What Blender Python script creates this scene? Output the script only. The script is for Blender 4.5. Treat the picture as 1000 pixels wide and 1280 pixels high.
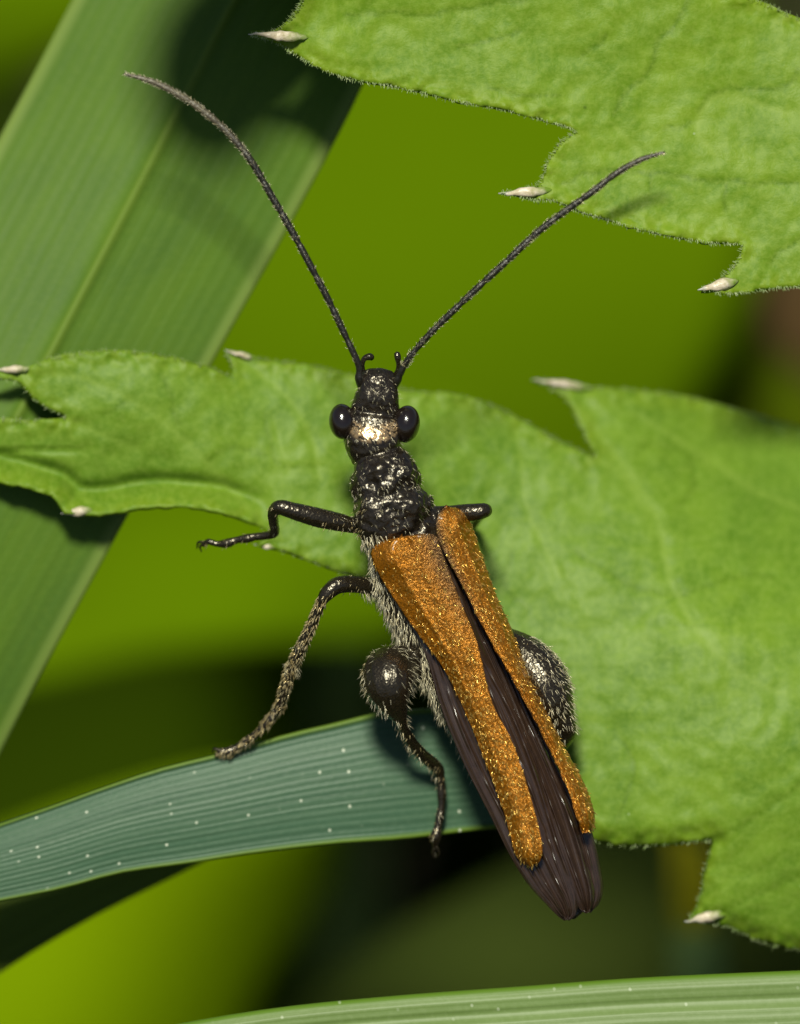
import bpy, bmesh, math, random
import numpy as np
from mathutils import Vector, Matrix, noise
from mathutils.geometry import delaunay_2d_cdt

random.seed(4); rng = np.random.default_rng(4)
for o in list(bpy.data.objects): bpy.data.objects.remove(o)
scene = bpy.context.scene
COL = scene.collection

# ------------------------------------------------------------------ camera
# real size, in metres: 70 photo pixels are 1 mm at the beetle; the lens is 150 mm from it
MM = 0.001
PX = MM / 70.0
DIST = 150.0 * 70.0                       # in photo pixels
PITCH = math.radians(40)
HEIGHT = 0.056                            # beetle above the soil
FOC = Vector((0, 0, HEIGHT))
CR = Vector((1, 0, 0))
CU = Vector((0, math.sin(PITCH), math.cos(PITCH)))
CB = Vector((0, -math.cos(PITCH), math.sin(PITCH)))
cam_d = bpy.data.cameras.new('camera'); cam = bpy.data.objects.new('camera', cam_d); COL.objects.link(cam)
cam.matrix_world = Matrix.Translation(FOC + CB * (DIST * PX)) @ Matrix((CR, CU, CB)).transposed().to_4x4()
cam_d.sensor_fit = 'VERTICAL'; cam_d.sensor_height = 12.19; cam_d.sensor_width = 12.19
cam_d.lens = 100.0
cam_d.clip_start = 0.005; cam_d.clip_end = 200.0
cam_d.dof.use_dof = True; cam_d.dof.focus_distance = (DIST - 5) * PX; cam_d.dof.aperture_fstop = 15.5
cam_d.dof.aperture_blades = 7
scene.camera = cam

# ------------------------------------------------------------------ light
SUN = (CR * -0.08 + CU * 0.58 + CB * 1.0).normalized()
EL = math.asin(SUN.z); AZ = math.atan2(SUN.x, SUN.y)
world = bpy.data.worlds.new('World'); scene.world = world; world.use_nodes = True
wn = world.node_tree.nodes; wl = world.node_tree.links
sky = wn.new('ShaderNodeTexSky'); sky.sky_type = 'NISHITA'; sky.sun_disc = False
sky.sun_elevation = EL; sky.sun_rotation = AZ
wn['Background'].inputs['Strength'].default_value = 0.05
wl.new(sky.outputs[0], wn['Background'].inputs[0])
sd = bpy.data.lights.new('sun', 'SUN'); sd.energy = 5.0; sd.angle = math.radians(10.0); sd.color = (1.0, 0.985, 0.82)
sun = bpy.data.objects.new('sun', sd); COL.objects.link(sun)
sun.rotation_euler = SUN.to_track_quat('Z', 'Y').to_euler()
sun.location = (0, 0, 1)
scene.view_settings.view_transform = 'Standard'; scene.view_settings.look = 'None'
scene.view_settings.exposure = 0.0; scene.view_settings.gamma = 1.0
scene.view_settings.use_curve_mapping = False

# ------------------------------------------------------------------ helpers
def P(x, y, z=0.0):
    """photo pixel + height over the focal plane (in pixels of 1/70 mm, towards the lens) -> world"""
    k = (DIST - z) / DIST
    return FOC + (CR * ((x - 500) * k) + CU * ((640 - y) * k) + CB * z) * PX

_R = np.array(CR); _U = np.array(CU); _B = np.array(CB); _F = np.array(FOC)
def PW(a):
    """same for an array of (x, -y, z)"""
    a = np.asarray(a, float)
    k = (DIST - a[:, 2]) / DIST
    return _F + (np.outer((a[:, 0] - 500) * k, _R) + np.outer((640 + a[:, 1]) * k, _U) + np.outer(a[:, 2], _B)) * PX

def obj(name, verts, faces, mat=None, parent=None, smooth=True, uv=None, attrs=None, label=None):
    me = bpy.data.meshes.new(name)
    me.from_pydata([tuple(v) for v in verts], [], [tuple(f) for f in faces])
    if smooth: me.polygons.foreach_set('use_smooth', np.ones(len(me.polygons), bool))
    if uv is not None:
        u = me.uv_layers.new(name='UVMap')
        li = np.zeros(len(me.loops), np.int32); me.loops.foreach_get('vertex_index', li)
        u.data.foreach_set('uv', np.asarray(uv, np.float32)[li].ravel())
    if attrs:
        for k, v in attrs.items():
            a = me.attributes.new(k, 'FLOAT', 'POINT'); a.data.foreach_set('value', np.asarray(v, np.float32))
    me.update()
    o = bpy.data.objects.new(name, me); COL.objects.link(o)
    if mat: me.materials.append(mat)
    if parent: o.parent = parent; o.matrix_parent_inverse = Matrix.Translation(-parent.location)
    if label: o['label'] = label
    return o

def thing(name, label, cat, loc, group=None):
    e = bpy.data.objects.new(name, None); COL.objects.link(e)
    e.empty_display_size = 0.002
    e.location = loc; e['label'] = label; e['category'] = cat
    if group: e['group'] = group
    return e

def solid(o, t, off=-1.0):
    m = o.modifiers.new('thickness', 'SOLIDIFY'); m.thickness = t; m.offset = off; m.use_even_offset = False
    return o

def crom(pts, n):
    """Catmull-Rom resample by chord length"""
    p = np.asarray(pts, float)
    d = np.r_[0, np.cumsum(np.maximum(np.linalg.norm(np.diff(p[:, :3], axis=0), axis=1), 1e-9))]
    t = np.linspace(0, d[-1], n)
    ext = np.vstack([2 * p[0] - p[1], p, 2 * p[-1] - p[-2]])
    i = np.clip(np.searchsorted(d, t, 'right') - 1, 0, len(p) - 2)
    f = ((t - d[i]) / (d[i + 1] - d[i]))[:, None]
    p0, p1, p2, p3 = ext[i], ext[i + 1], ext[i + 2], ext[i + 3]
    L0 = (d[i + 1] - d[i])[:, None]
    dm = np.r_[d[1] - d[0], np.diff(d), d[-1] - d[-2]]
    m1 = (p2 - p0) / (dm[i][:, None] + L0) * L0
    m2 = (p3 - p1) / (dm[np.minimum(i + 2, len(dm) - 1)][:, None] + L0) * L0
    f2 = f * f; f3 = f2 * f
    return (2 * f3 - 3 * f2 + 1) * p1 + (f3 - 2 * f2 + f) * m1 + (-2 * f3 + 3 * f2) * p2 + (f3 - f2) * m2

def tube(pts, rad, sides=10, n=None, flat=1.0, mod=None):
    """closed tapering tube along a smoothed polyline -> verts, faces"""
    a = np.column_stack([np.asarray(pts, float), np.asarray(rad, float)])
    if n is None: n = max(6, len(a) * 6)
    c = crom(a, n); p = c[:, :3]; r = np.maximum(c[:, 3], 1e-7)
    if mod is not None: r = r * mod(np.linspace(0, 1, n))
    tg = np.gradient(p, axis=0); tg /= np.linalg.norm(tg, axis=1)[:, None] + 1e-12
    up = np.array([0.123, 0.2, 0.97]); up -= tg[0] * (up @ tg[0])
    if np.linalg.norm(up) < 0.2: up = np.array([1.0, 0, 0]) - tg[0] * tg[0][0]
    up /= np.linalg.norm(up)
    V = []; F = []
    for k in range(n):
        up = up - tg[k] * (up @ tg[k]); up /= np.linalg.norm(up)
        sd_ = np.cross(tg[k], up)
        for s in range(sides):
            an = 2 * math.pi * s / sides
            V.append(p[k] + (sd_ * math.cos(an) + up * math.sin(an) * flat) * r[k])
    for k in range(n - 1):
        for s in range(sides):
            s2 = (s + 1) % sides
            F.append((k * sides + s, k * sides + s2, (k + 1) * sides + s2, (k + 1) * sides + s))
    b = len(V); V.append(p[0] - tg[0] * r[0] * .5); V.append(p[-1] + tg[-1] * r[-1] * .5)
    for s in range(sides):
        s2 = (s + 1) % sides
        F.append((b, s2, s)); F.append((b + 1, (n - 1) * sides + s, (n - 1) * sides + s2))
    return np.array(V), F

def cat(parts):
    V = []; F = []; n = 0
    for v, f in parts:
        V.append(np.asarray(v)); F += [tuple(i + n for i in g) for g in f]; n += len(v)
    return np.vstack(V), F

def tps(ctrl):
    c = np.asarray(ctrl, float); n = len(c); xy = c[:, :2] / 100
    def U(r2): return np.where(r2 > 0, 0.5 * r2 * np.log(r2 + 1e-12), 0)
    K = U(((xy[:, None] - xy[None]) ** 2).sum(-1)) + np.eye(n) * 0.02
    A = np.zeros((n + 3, n + 3)); A[:n, :n] = K; A[:n, n] = 1; A[:n, n + 1:] = xy; A[n, :n] = 1; A[n + 1:, :n] = xy.T
    w = np.linalg.solve(A, np.r_[c[:, 2], 0, 0, 0])
    def f(q):
        q = np.asarray(q, float) / 100
        out = np.zeros(len(q))
        for s in range(0, len(q), 4000):
            b = q[s:s + 4000]
            out[s:s + 4000] = U(((b[:, None] - xy[None]) ** 2).sum(-1)) @ w[:n] + w[n] + b @ w[n + 1:]
        return out
    return f

def segdist(q, line):
    q = np.asarray(q, float); best = np.full(len(q), 1e9)
    L = np.asarray(line, float)
    for a, b in zip(L[:-1], L[1:]):
        d = b - a; t = np.clip(((q - a) @ d) / (d @ d + 1e-9), 0, 1)
        best = np.minimum(best, np.linalg.norm(q - a - t[:, None] * d, axis=1))
    return best

def inside(q, poly):
    q = np.asarray(q); p = np.asarray(poly); r = np.zeros(len(q), bool)
    x, y = q[:, 0], q[:, 1]
    for (x1, y1), (x2, y2) in zip(p, np.roll(p, -1, 0)):
        c = ((y1 > y) != (y2 > y))
        xi = (x2 - x1) * (y - y1) / ((y2 - y1) if y2 != y1 else 1e-9) + x1
        r ^= c & (x < xi)
    return r

def fbm(q, sc, seed=0):
    return np.array([noise.noise(Vector((a[0] * sc, a[1] * sc, seed * 7.3 + (a[2] * sc if len(a) > 2 else 0)))) for a in q])

# ------------------------------------------------------------------ materials
def nmat(name):
    m = bpy.data.materials.new(name); m.use_nodes = True
    nt = m.node_tree; nt.nodes.clear()
    return m, nt, nt.nodes, nt.links
def N(nt, t, **k):
    n = nt.nodes.new(t)
    for a, v in k.items():
        if a in n.inputs: n.inputs[a].default_value = v
        else: setattr(n, a, v)
    return n
def math_(nt, op, a, b=None, clamp=False):
    n = nt.nodes.new('ShaderNodeMath'); n.operation = op; n.use_clamp = clamp
    for i, v in enumerate((a, b)):
        if v is None: continue
        if isinstance(v, (int, float)): n.inputs[i].default_value = v
        else: nt.links.new(v, n.inputs[i])
    return n.outputs[0]
def mix(nt, f, a, b, bt='MIX'):
    n = nt.nodes.new('ShaderNodeMix'); n.data_type = 'RGBA'; n.blend_type = bt
    for i, v in ((0, f), (6, a), (7, b)):
        if isinstance(v, (int, float)): n.inputs[i].default_value = v
        elif isinstance(v, tuple): n.inputs[i].default_value = (*v, 1)
        else: nt.links.new(v, n.inputs[i])
    return n.outputs[2]
def ramp(nt, v, a, b):
    n = nt.nodes.new('ShaderNodeMapRange'); n.clamp = True
    nt.links.new(v, n.inputs[0]); n.inputs[1].default_value = a; n.inputs[2].default_value = b
    return n.outputs[0]
def tex(nt, vec, kind='noise', scale=5.0, detail=3.0, rough=0.55, feature=None, stretch=None):
    if stretch:
        mp = nt.nodes.new('ShaderNodeMapping'); mp.inputs['Scale'].default_value = stretch
        nt.links.new(vec, mp.inputs[0]); vec = mp.outputs[0]
    if kind == 'noise':
        n = N(nt, 'ShaderNodeTexNoise', Scale=scale, Detail=detail, Roughness=rough)
        nt.links.new(vec, n.inputs['Vector']); return n.outputs[0]
    n = N(nt, 'ShaderNodeTexVoronoi', Scale=scale)
    if feature: n.feature = feature
    nt.links.new(vec, n.inputs['Vector']); return n.outputs['Distance']
def attr(nt, name):
    n = nt.nodes.new('ShaderNodeAttribute'); n.attribute_name = name; return n.outputs['Fac']
def finish(nt, base, rough=0.5, transl=0.0, tcol=None, spec=0.4, bump=None, bdist=1e-5, bstr=1.0, metallic=0.0, coat=0.0, alpha=None, spectint=None):
    pr = nt.nodes.new('ShaderNodeBsdfPrincipled'); out = nt.nodes.new('ShaderNodeOutputMaterial')
    def put(s, v):
        if isinstance(v, (int, float)): pr.inputs[s].default_value = v
        elif isinstance(v, tuple): pr.inputs[s].default_value = (*v, 1)
        else: nt.links.new(v, pr.inputs[s])
    put('Base Color', base); put('Roughness', rough); put('Specular IOR Level', spec); put('Metallic', metallic)
    put('Coat Weight', coat); pr.inputs['Coat Roughness'].default_value = 0.12
    if spectint: put('Specular Tint', spectint)
    nm = None
    if bump is not None:
        b = nt.nodes.new('ShaderNodeBump'); b.inputs['Strength'].default_value = bstr; b.inputs['Distance'].default_value = bdist
        nt.links.new(bump, b.inputs['Height']); nm = b.outputs[0]; nt.links.new(nm, pr.inputs['Normal'])
    sh = pr.outputs[0]
    if transl > 0:
        tr = nt.nodes.new('ShaderNodeBsdfTranslucent')
        if tcol is None: nt.links.new(base, tr.inputs[0])
        elif isinstance(tcol, tuple): tr.inputs[0].default_value = (*tcol, 1)
        else: nt.links.new(tcol, tr.inputs[0])
        mx = nt.nodes.new('ShaderNodeMixShader'); mx.inputs[0].default_value = transl
        nt.links.new(sh, mx.inputs[1]); nt.links.new(tr.outputs[0], mx.inputs[2]); sh = mx.outputs[0]
    if alpha is not None:
        tp = nt.nodes.new('ShaderNodeBsdfTransparent'); mx = nt.nodes.new('ShaderNodeMixShader')
        if isinstance(alpha, (int, float)): mx.inputs[0].default_value = alpha
        else: nt.links.new(alpha, mx.inputs[0])
        nt.links.new(tp.outputs[0], mx.inputs[1]); nt.links.new(sh, mx.inputs[2]); sh = mx.outputs[0]
    nt.links.new(sh, out.inputs[0])
def uvn(nt):
    n = nt.nodes.new('ShaderNodeUVMap'); n.uv_map = 'UVMap'; return n.outputs[0]

def leaf_material(name, c_lo, c_hi, c_vein, c_rim, c_dark, transl=0.22):
    """uv is in millimetres over the leaf"""
    m, nt, _, _ = nmat(name); uv = uvn(nt)
    big = tex(nt, uv, scale=0.28, detail=2); mid = tex(nt, uv, scale=1.3, detail=4, rough=.6); cell = tex(nt, uv, scale=9, detail=3, rough=.65)
    col = mix(nt, ramp(nt, big, .33, .67), c_lo, c_hi)
    col = mix(nt, math_(nt, 'MULTIPLY', ramp(nt, mid, .40, .68), .7), col, c_dark)
    # fine net of veinlets
    warp = N(nt, 'ShaderNodeTexNoise', Scale=1.2, Detail=3.0); nt.links.new(uv, warp.inputs['Vector'])
    wv = nt.nodes.new('ShaderNodeVectorMath'); wv.operation = 'MULTIPLY_ADD'; wv.inputs[1].default_value = (.9, .9, 0)
    nt.links.new(warp.outputs['Color'], wv.inputs[0]); nt.links.new(uv, wv.inputs[2])
    net = ramp(nt, tex(nt, wv.outputs[0], 'vor', .75, feature='DISTANCE_TO_EDGE'), .05, .0)
    net = math_(nt, 'MULTIPLY', net, ramp(nt, tex(nt, uv, scale=.6, detail=1), .42, .66))
    col = mix(nt, math_(nt, 'MULTIPLY', net, .45), col, c_dark)
    col = mix(nt, math_(nt, 'MULTIPLY', attr(nt, 'dvein'), .6), col, (.07, .15, .002))
    col = mix(nt, math_(nt, 'MULTIPLY', attr(nt, 'pvein'), .38), col, c_vein)
    blot = math_(nt, 'MULTIPLY', attr(nt, 'rim'), ramp(nt, tex(nt, uv, scale=4.5, detail=3), .30, .62))
    col = mix(nt, math_(nt, 'MULTIPLY', blot, .8), col, c_rim)
    col = mix(nt, math_(nt, 'MULTIPLY', ramp(nt, cell, .40, .68), .42), col, c_vein, 'MIX')
    spot = ramp(nt, tex(nt, uv, 'vor', .55), .035, .02)
    col = mix(nt, math_(nt, 'MULTIPLY', spot, .7), col, (.03, .06, .008))
    speck = ramp(nt, tex(nt, uv, 'vor', 1.15), .035, .018)
    col = mix(nt, math_(nt, 'MULTIPLY', speck, math_(nt, 'MULTIPLY', ramp(nt, big, .45, .6), .6)), col, (.5, .6, .35))
    h = math_(nt, 'ADD', math_(nt, 'MULTIPLY', cell, .6), math_(nt, 'MULTIPLY', tex(nt, uv, scale=26, detail=2), .4))
    rg = math_(nt, 'ADD', math_(nt, 'MULTIPLY', mid, .2), .38)
    finish(nt, col, rough=rg, transl=transl, tcol=mix(nt, .5, col, (.24, .36, .008)), spec=.2, bump=h, bdist=1.6e-5, bstr=.7)
    return m

def blade_material(name, c_a, c_b, c_rim, c_rib, stripes=70, wid=5.0, transl=0.18, specks=0.0, rough=.45, rib=0.0, line=1.0, spec=.3):
    """grass: u runs along the blade in mm, v across it 0..1"""
    m, nt, _, _ = nmat(name); uv = uvn(nt)
    sp = nt.nodes.new('ShaderNodeSeparateXYZ'); nt.links.new(uv, sp.inputs[0]); u, v = sp.outputs[0], sp.outputs[1]
    st = tex(nt, uv, scale=1.0, detail=2, stretch=(.05, stripes, 1)); st2 = tex(nt, uv, scale=1.0, detail=3, stretch=(.12, stripes * .28, 1))
    blot = tex(nt, uv, scale=1.0, detail=3, stretch=(.35, 3.5, 1)); fine = tex(nt, uv, scale=1.0, detail=3, stretch=(9, 9 * wid, 1))
    col = mix(nt, ramp(nt, blot, .3, .7), c_a, c_b)
    col = mix(nt, math_(nt, 'MULTIPLY', ramp(nt, st, .38, .66), .24 * line), col, c_rib)
    col = mix(nt, math_(nt, 'MULTIPLY', ramp(nt, st2, .45, .7), .28 * line), col, tuple(x * .55 for x in c_a))
    col = mix(nt, math_(nt, 'MULTIPLY', ramp(nt, fine, .45, .8), .25), col, c_rib)
    e = math_(nt, 'MINIMUM', v, math_(nt, 'SUBTRACT', 1.0, v))
    col = mix(nt, ramp(nt, e, .055, .02), col, c_rim)
    if rib > 0:
        mrib = ramp(nt, math_(nt, 'ABSOLUTE', math_(nt, 'SUBTRACT', v, .5)), rib, rib * .3)
        col = mix(nt, math_(nt, 'MULTIPLY', mrib, .75), col, c_rib)
    if specks > 0:
        mp = nt.nodes.new('ShaderNodeMapping'); mp.inputs['Scale'].default_value = (1, wid, 1); nt.links.new(uv, mp.inputs[0])
        vor = N(nt, 'ShaderNodeTexVoronoi', Scale=2.1); vor.voronoi_dimensions = '2D'; nt.links.new(mp.outputs[0], vor.inputs['Vector'])
        pick = nt.nodes.new('ShaderNodeSeparateColor'); nt.links.new(vor.outputs['Color'], pick.inputs[0])
        sk = math_(nt, 'MULTIPLY', ramp(nt, vor.outputs['Distance'], .075, .035), ramp(nt, pick.outputs[0], .55, .8))
        col = mix(nt, math_(nt, 'MULTIPLY', sk, specks), col, (.75, .8, .62))
    h = math_(nt, 'ADD', math_(nt, 'MULTIPLY', st, .7), math_(nt, 'MULTIPLY', fine, .3))
    finish(nt, col, rough=rough, transl=transl, tcol=mix(nt, .5, col, (.2, .36, .02)), spec=spec, bump=h, bdist=4.0e-5 * line, bstr=.7)
    return m

def plain_material(name, c, c2, rough=.7, transl=0.0, scale=400.0, spec=.3):
    m, nt, _, _ = nmat(name); tc = nt.nodes.new('ShaderNodeTexCoord').outputs['Object']
    n = tex(nt, tc, scale=scale, detail=4)
    finish(nt, mix(nt, ramp(nt, n, .3, .7), c, c2), rough=rough, transl=transl, spec=spec, bump=n, bdist=1e-5)
    return m

def hair_material(name, c, c2, rough=.28, metallic=.35, spec=.6):
    m, nt, _, _ = nmat(name); tc = nt.nodes.new('ShaderNodeTexCoord').outputs['Object']
    n = tex(nt, tc, scale=9000, detail=1)
    finish(nt, mix(nt, ramp(nt, n, .35, .65), c, c2), rough=rough, spec=spec, metallic=metallic)
    return m

M = {}
M['leaf'] = leaf_material('leaf_green', (.128, .242, .018), (.170, .29, .019), (.255, .375, .055), (.16, .25, .006), (.072, .168, .006))
M['leaf_hi'] = leaf_material('leaf_bright', (.158, .278, .015), (.21, .34, .018), (.31, .43, .065), (.21, .31, .008), (.10, .22, .006), transl=.3)
M['blade_wide'] = blade_material('grass_wide', (.070, .144, .020), (.095, .182, .016), (.17, .25, .05), (.15, .23, .03), stripes=60, wid=5.2, rib=.02, line=.45, spec=.15)
M['blade_blue'] = blade_material('grass_bluish', (.055, .125, .068), (.072, .148, .084), (.13, .215, .02), (.13, .21, .12), stripes=34, wid=2.0, specks=.75, line=.8, transl=.27)
M['blade_pale'] = blade_material('grass_pale', (.13, .20, .05), (.16, .24, .07), (.10, .19, .015), (.26, .34, .15), stripes=24, wid=2.2, specks=.3, line=.35)
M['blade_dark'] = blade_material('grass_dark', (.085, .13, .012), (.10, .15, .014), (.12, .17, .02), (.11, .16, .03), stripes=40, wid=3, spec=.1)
m, nt, _, _ = nmat('tooth_white'); tc = nt.nodes.new('ShaderNodeTexCoord').outputs['Object']
nz = tex(nt, tc, scale=9000, detail=3); al = math_(nt, 'ADD', attr(nt, 'along'), math_(nt, 'MULTIPLY', math_(nt, 'SUBTRACT', nz, .5), .5))
cc = mix(nt, ramp(nt, nz, .35, .65), (.60, .50, .33), (.78, .68, .54))
cc = mix(nt, ramp(nt, al, .45, .08), cc, (.17, .28, .025)); cc = mix(nt, ramp(nt, al, .72, .95), cc, (.42, .42, .36))
finish(nt, cc, rough=.35, transl=.25, spec=.5, bump=nz, bdist=2e-5); M['tip'] = m
M['stalk'] = plain_material('stalk_green', (.09, .16, .03), (.13, .2, .05), scale=900)
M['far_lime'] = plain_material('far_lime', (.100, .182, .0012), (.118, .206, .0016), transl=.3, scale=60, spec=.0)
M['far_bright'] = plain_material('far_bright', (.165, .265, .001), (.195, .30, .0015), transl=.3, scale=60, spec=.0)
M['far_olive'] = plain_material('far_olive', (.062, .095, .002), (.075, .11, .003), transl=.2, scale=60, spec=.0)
M['far_shade'] = plain_material('far_shade', (.016, .032, .0008), (.022, .040, .001), transl=.15, scale=60, spec=.0)  # near-black green, shade of the gap between far leaves put into the colour
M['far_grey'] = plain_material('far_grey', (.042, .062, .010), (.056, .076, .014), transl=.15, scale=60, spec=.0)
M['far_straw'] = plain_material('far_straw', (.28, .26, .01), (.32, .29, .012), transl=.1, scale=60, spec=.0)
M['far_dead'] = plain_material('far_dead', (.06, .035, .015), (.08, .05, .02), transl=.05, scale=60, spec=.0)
M['soil'] = plain_material('soil', (.022, .017, .010), (.04, .03, .016), scale=120, rough=.9)
M['turf'] = plain_material('turf', (.022, .045, .003), (.035, .062, .004), scale=90, transl=.2, spec=.0)
M['leaf_hair'] = hair_material('leaf_hair', (.22, .32, .09), (.42, .5, .24), rough=.4, metallic=0, spec=.5)
M['gold_hair'] = hair_material('gold_hair', (.75, .42, .07), (.9, .62, .16), rough=.25, metallic=.75)
M['pale_hair'] = hair_material('pale_hair', (.62, .46, .2), (.8, .66, .38), rough=.28, metallic=.5)
M['silver_hair'] = hair_material('silver_hair', (.55, .47, .28), (.72, .66, .48), rough=.3, metallic=.35)

# ------------------------------------------------------------------ setting
g = 30.0
gv = []; gf = []
# fine, lumpy soil near the plants, one sheet out to the horizon
axis = np.unique(np.r_[-g, -8, -2, -.6, np.linspace(-.25, .25, 70), .6, 2, 8, g])
n = len(axis)
for y in axis:
    for x in axis:
        near = max(0, 1 - max(abs(x), abs(y)) / .25)
        gv.append((x, y, min(1, near * 4) * .003 * noise.noise(Vector((x * 60, y * 60, 0)))))
for j in range(n - 1):
    for i in range(n - 1): gf.append((j * n + i, j * n + i + 1, (j + 1) * n + i + 1, (j + 1) * n + i))
ground = obj('ground', gv, gf, M['soil']); ground['kind'] = 'structure'

def below_view(p):
    """True where a point lies well behind the beetle, or under the line of sight"""
    d = Vector(p) - FOC
    if d.dot(CB) < -0.044: return True
    e = Vector(p) - cam.matrix_world.translation
    return e.dot(CU) < -0.12 * abs(e.dot(CB)) and abs(d.y) > .02
tv = []; tf = []
for k in range(14000):
    r = .30 * math.sqrt(random.random()); a = random.random() * 6.283
    x = r * math.cos(a); y = .05 + r * math.sin(a)
    h = random.uniform(.006, .026); an = random.random() * 6.283; ln = random.uniform(.2, .8) * h; w = random.uniform(.0008, .0019)
    tip = (x + ln * math.cos(an), y + ln * math.sin(an), h)
    if not below_view(tip) or not below_view((x, y, h)): continue
    sx, sy = -math.sin(an) * w, math.cos(an) * w
    b = len(tv); mx_, my_ = x + .35 * ln * math.cos(an), y + .35 * ln * math.sin(an)
    tv += [(x - sx, y - sy, -.003), (x + sx, y + sy, -.003), (mx_ + sx * .8, my_ + sy * .8, h * .65), (mx_ - sx * .8, my_ - sy * .8, h * .65), tip]
    tf += [(b, b + 1, b + 2, b + 3), (b + 3, b + 2, b + 4)]
turf = obj('short_grass', tv, tf, M['turf']); turf['kind'] = 'stuff'
turf['label'] = 'dark short grass covering the soil far below the beetle'; turf['category'] = 'grass'

# ------------------------------------------------------------------ grass blades
def sheet(name, A, B, mat, parent, nl, nw, profile=None, thick=7, uvw=None):
    """strip between two edge curves given in world points; profile(t, s) lifts it along its normal (pixels)"""
    a = crom(np.array([tuple(p) for p in A]), nl); b = crom(np.array([tuple(p) for p in B]), nl)
    s = np.linspace(0, 1, nw); t = np.linspace(0, 1, nl)
    G = a[:, None] * (1 - s)[None, :, None] + b[:, None] * s[None, :, None]
    du = np.gradient(G, axis=0); dv = np.gradient(G, axis=1)
    nn = np.cross(dv, du); nn /= np.linalg.norm(nn, axis=2)[..., None] + 1e-12
    ref = np.array(cam.matrix_world.translation) - G
    flip = np.sign((nn[nl // 2, nw // 2] * ref[nl // 2, nw // 2]).sum()) or 1
    nn *= flip
    if profile is not None:
        T, S = np.meshgrid(t, s, indexing='ij')
        G = G + nn * (profile(T, S) * PX)[..., None]
    V = G.reshape(-1, 3); F = []
    for i in range(nl - 1):
        for j in range(nw - 1):
            q = (i * nw + j, i * nw + j + 1, (i + 1) * nw + j + 1, (i + 1) * nw + j)
            F.append(q if flip > 0 else q[::-1])
    c = (a + b) / 2; L = np.r_[0, np.cumsum(np.linalg.norm(np.diff(c, axis=0), axis=1))] / MM
    uv = np.column_stack([np.repeat(L, nw), np.tile(s, nl)])
    o = obj(name, V, F, mat, parent, uv=uv)
    if thick: solid(o, thick * PX, -1)
    return o

def ground_tail(A, B, side):
    """carry the end of a strip on, off the picture, in a curve down to the soil"""
    a, b = Vector(A[-1]), Vector(B[-1]); mid = (a + b) / 2
    d = ((a + b) / 2 - (Vector(A[-2]) + Vector(B[-2])) / 2).normalized()
    w = (b - a); out = Vector(side)
    z0 = mid.z
    pts = []
    for f, adv, wid in ((.35, .45, .98), (.7, .8, .85), (1.03, .95, .6)):
        c = mid + (d * .6 + out * .6) * (z0 * .5 * adv); c.z = z0 * (1 - f)
        pts.append((c - w * wid / 2, c + w * wid / 2))
    return [Vector(p[0]) for p in pts], [Vector(p[1]) for p in pts]

def blade(label, mat, eA, eB, profile, side, nl=120, nw=48, thick=7, group=None):
    A = [P(*p) for p in eA]; B = [P(*p) for p in eB]
    ta, tb = ground_tail(A, B, side)
    base = (ta[-1] + tb[-1]) / 2
    t = thing('grass_blade', label, 'grass blade', (base.x, base.y, 0), group)
    sheet('blade', A + ta, B + tb, M[mat], t, nl, nw, profile, thick)
    return t

def ribs(n, amp, roof, seed=0):
    rr = np.random.default_rng(seed).uniform(.5, 1.3, 64)
    def f(T, S):
        roofz = roof * (1 - np.abs(S - .5) * 2)
        wv = np.abs(np.sin(S * math.pi * n)) ** .6 * amp * rr[np.clip((S * n).astype(int), 0, 63)]
        return roofz + wv
    return f
def wide_profile(T, S):
    z = 36 * (1 - np.abs(S - .5) * 2) ** .9
    z = z + 7 * np.exp(-((S - .5) / .012) ** 2)
    return z + .7 * np.abs(np.sin(S * math.pi * 22))
# broad blade crossing the upper left (tip end first, running down to its root)
blade('broad green grass blade with pale midrib slanting behind the left feeler', 'blade_wide',
      [(330, -470, -250), (215, -240, -215), (90, 0, -215), (35, 105, -215), (0, 170, -212), (-90, 340, -190), (-200, 560, -172), (-330, 800, -185), (-440, 1010, -260)],
      [(350, -480, -250), (590, -180, -205), (498, 10, -195), (435, 145, -190), (360, 285, -190), (270, 445, -182), (162, 640, -168), (45, 855, -185), (-60, 1060, -260)],
      wide_profile, (-.7, .2, 0), nl=150, nw=90)
# bluish blade under the hind feet
def blue_profile(T, S):
    z = 9 * np.sin(S * math.pi) + 1.1 * np.abs(np.sin(S * math.pi * 17))
    return z + 5 * np.exp(-((S - .02) / .03) ** 2) + 5 * np.exp(-((S - .98) / .03) ** 2)
blade("bluish green grass blade with white specks under the beetle's hind feet", 'blade_blue',
      [(930, 938, -230), (850, 930, -200), (700, 905, -165), (600, 885, -135), (475, 890, -108), (425, 902, -102), (360, 917, -97), (280, 940, -92), (200, 960, -90), (125, 985, -90), (65, 1007, -92), (0, 1030, -95), (-130, 1078, -110), (-300, 1150, -150)],
      [(935, 945, -230), (860, 995, -200), (720, 1025, -165), (610, 1037, -125), (500, 1050, -98), (425, 1055, -92), (320, 1067, -88), (235, 1080, -86), (150, 1092, -86), (75, 1112, -86), (0, 1127, -88), (-60, 1140, -92), (-190, 1182, -110), (-350, 1250, -150)],
      blue_profile, (-.7, .2, 0), nl=170, nw=70, thick=6)
# shaded blade beneath it
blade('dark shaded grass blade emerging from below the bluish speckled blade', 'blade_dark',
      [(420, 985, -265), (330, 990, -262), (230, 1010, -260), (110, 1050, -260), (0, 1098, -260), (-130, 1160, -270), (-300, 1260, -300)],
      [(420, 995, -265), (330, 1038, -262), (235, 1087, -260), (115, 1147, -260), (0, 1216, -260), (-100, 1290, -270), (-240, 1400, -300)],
      ribs(14, 1, 10), (-.6, .3, 0), nl=90, nw=40)
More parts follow.
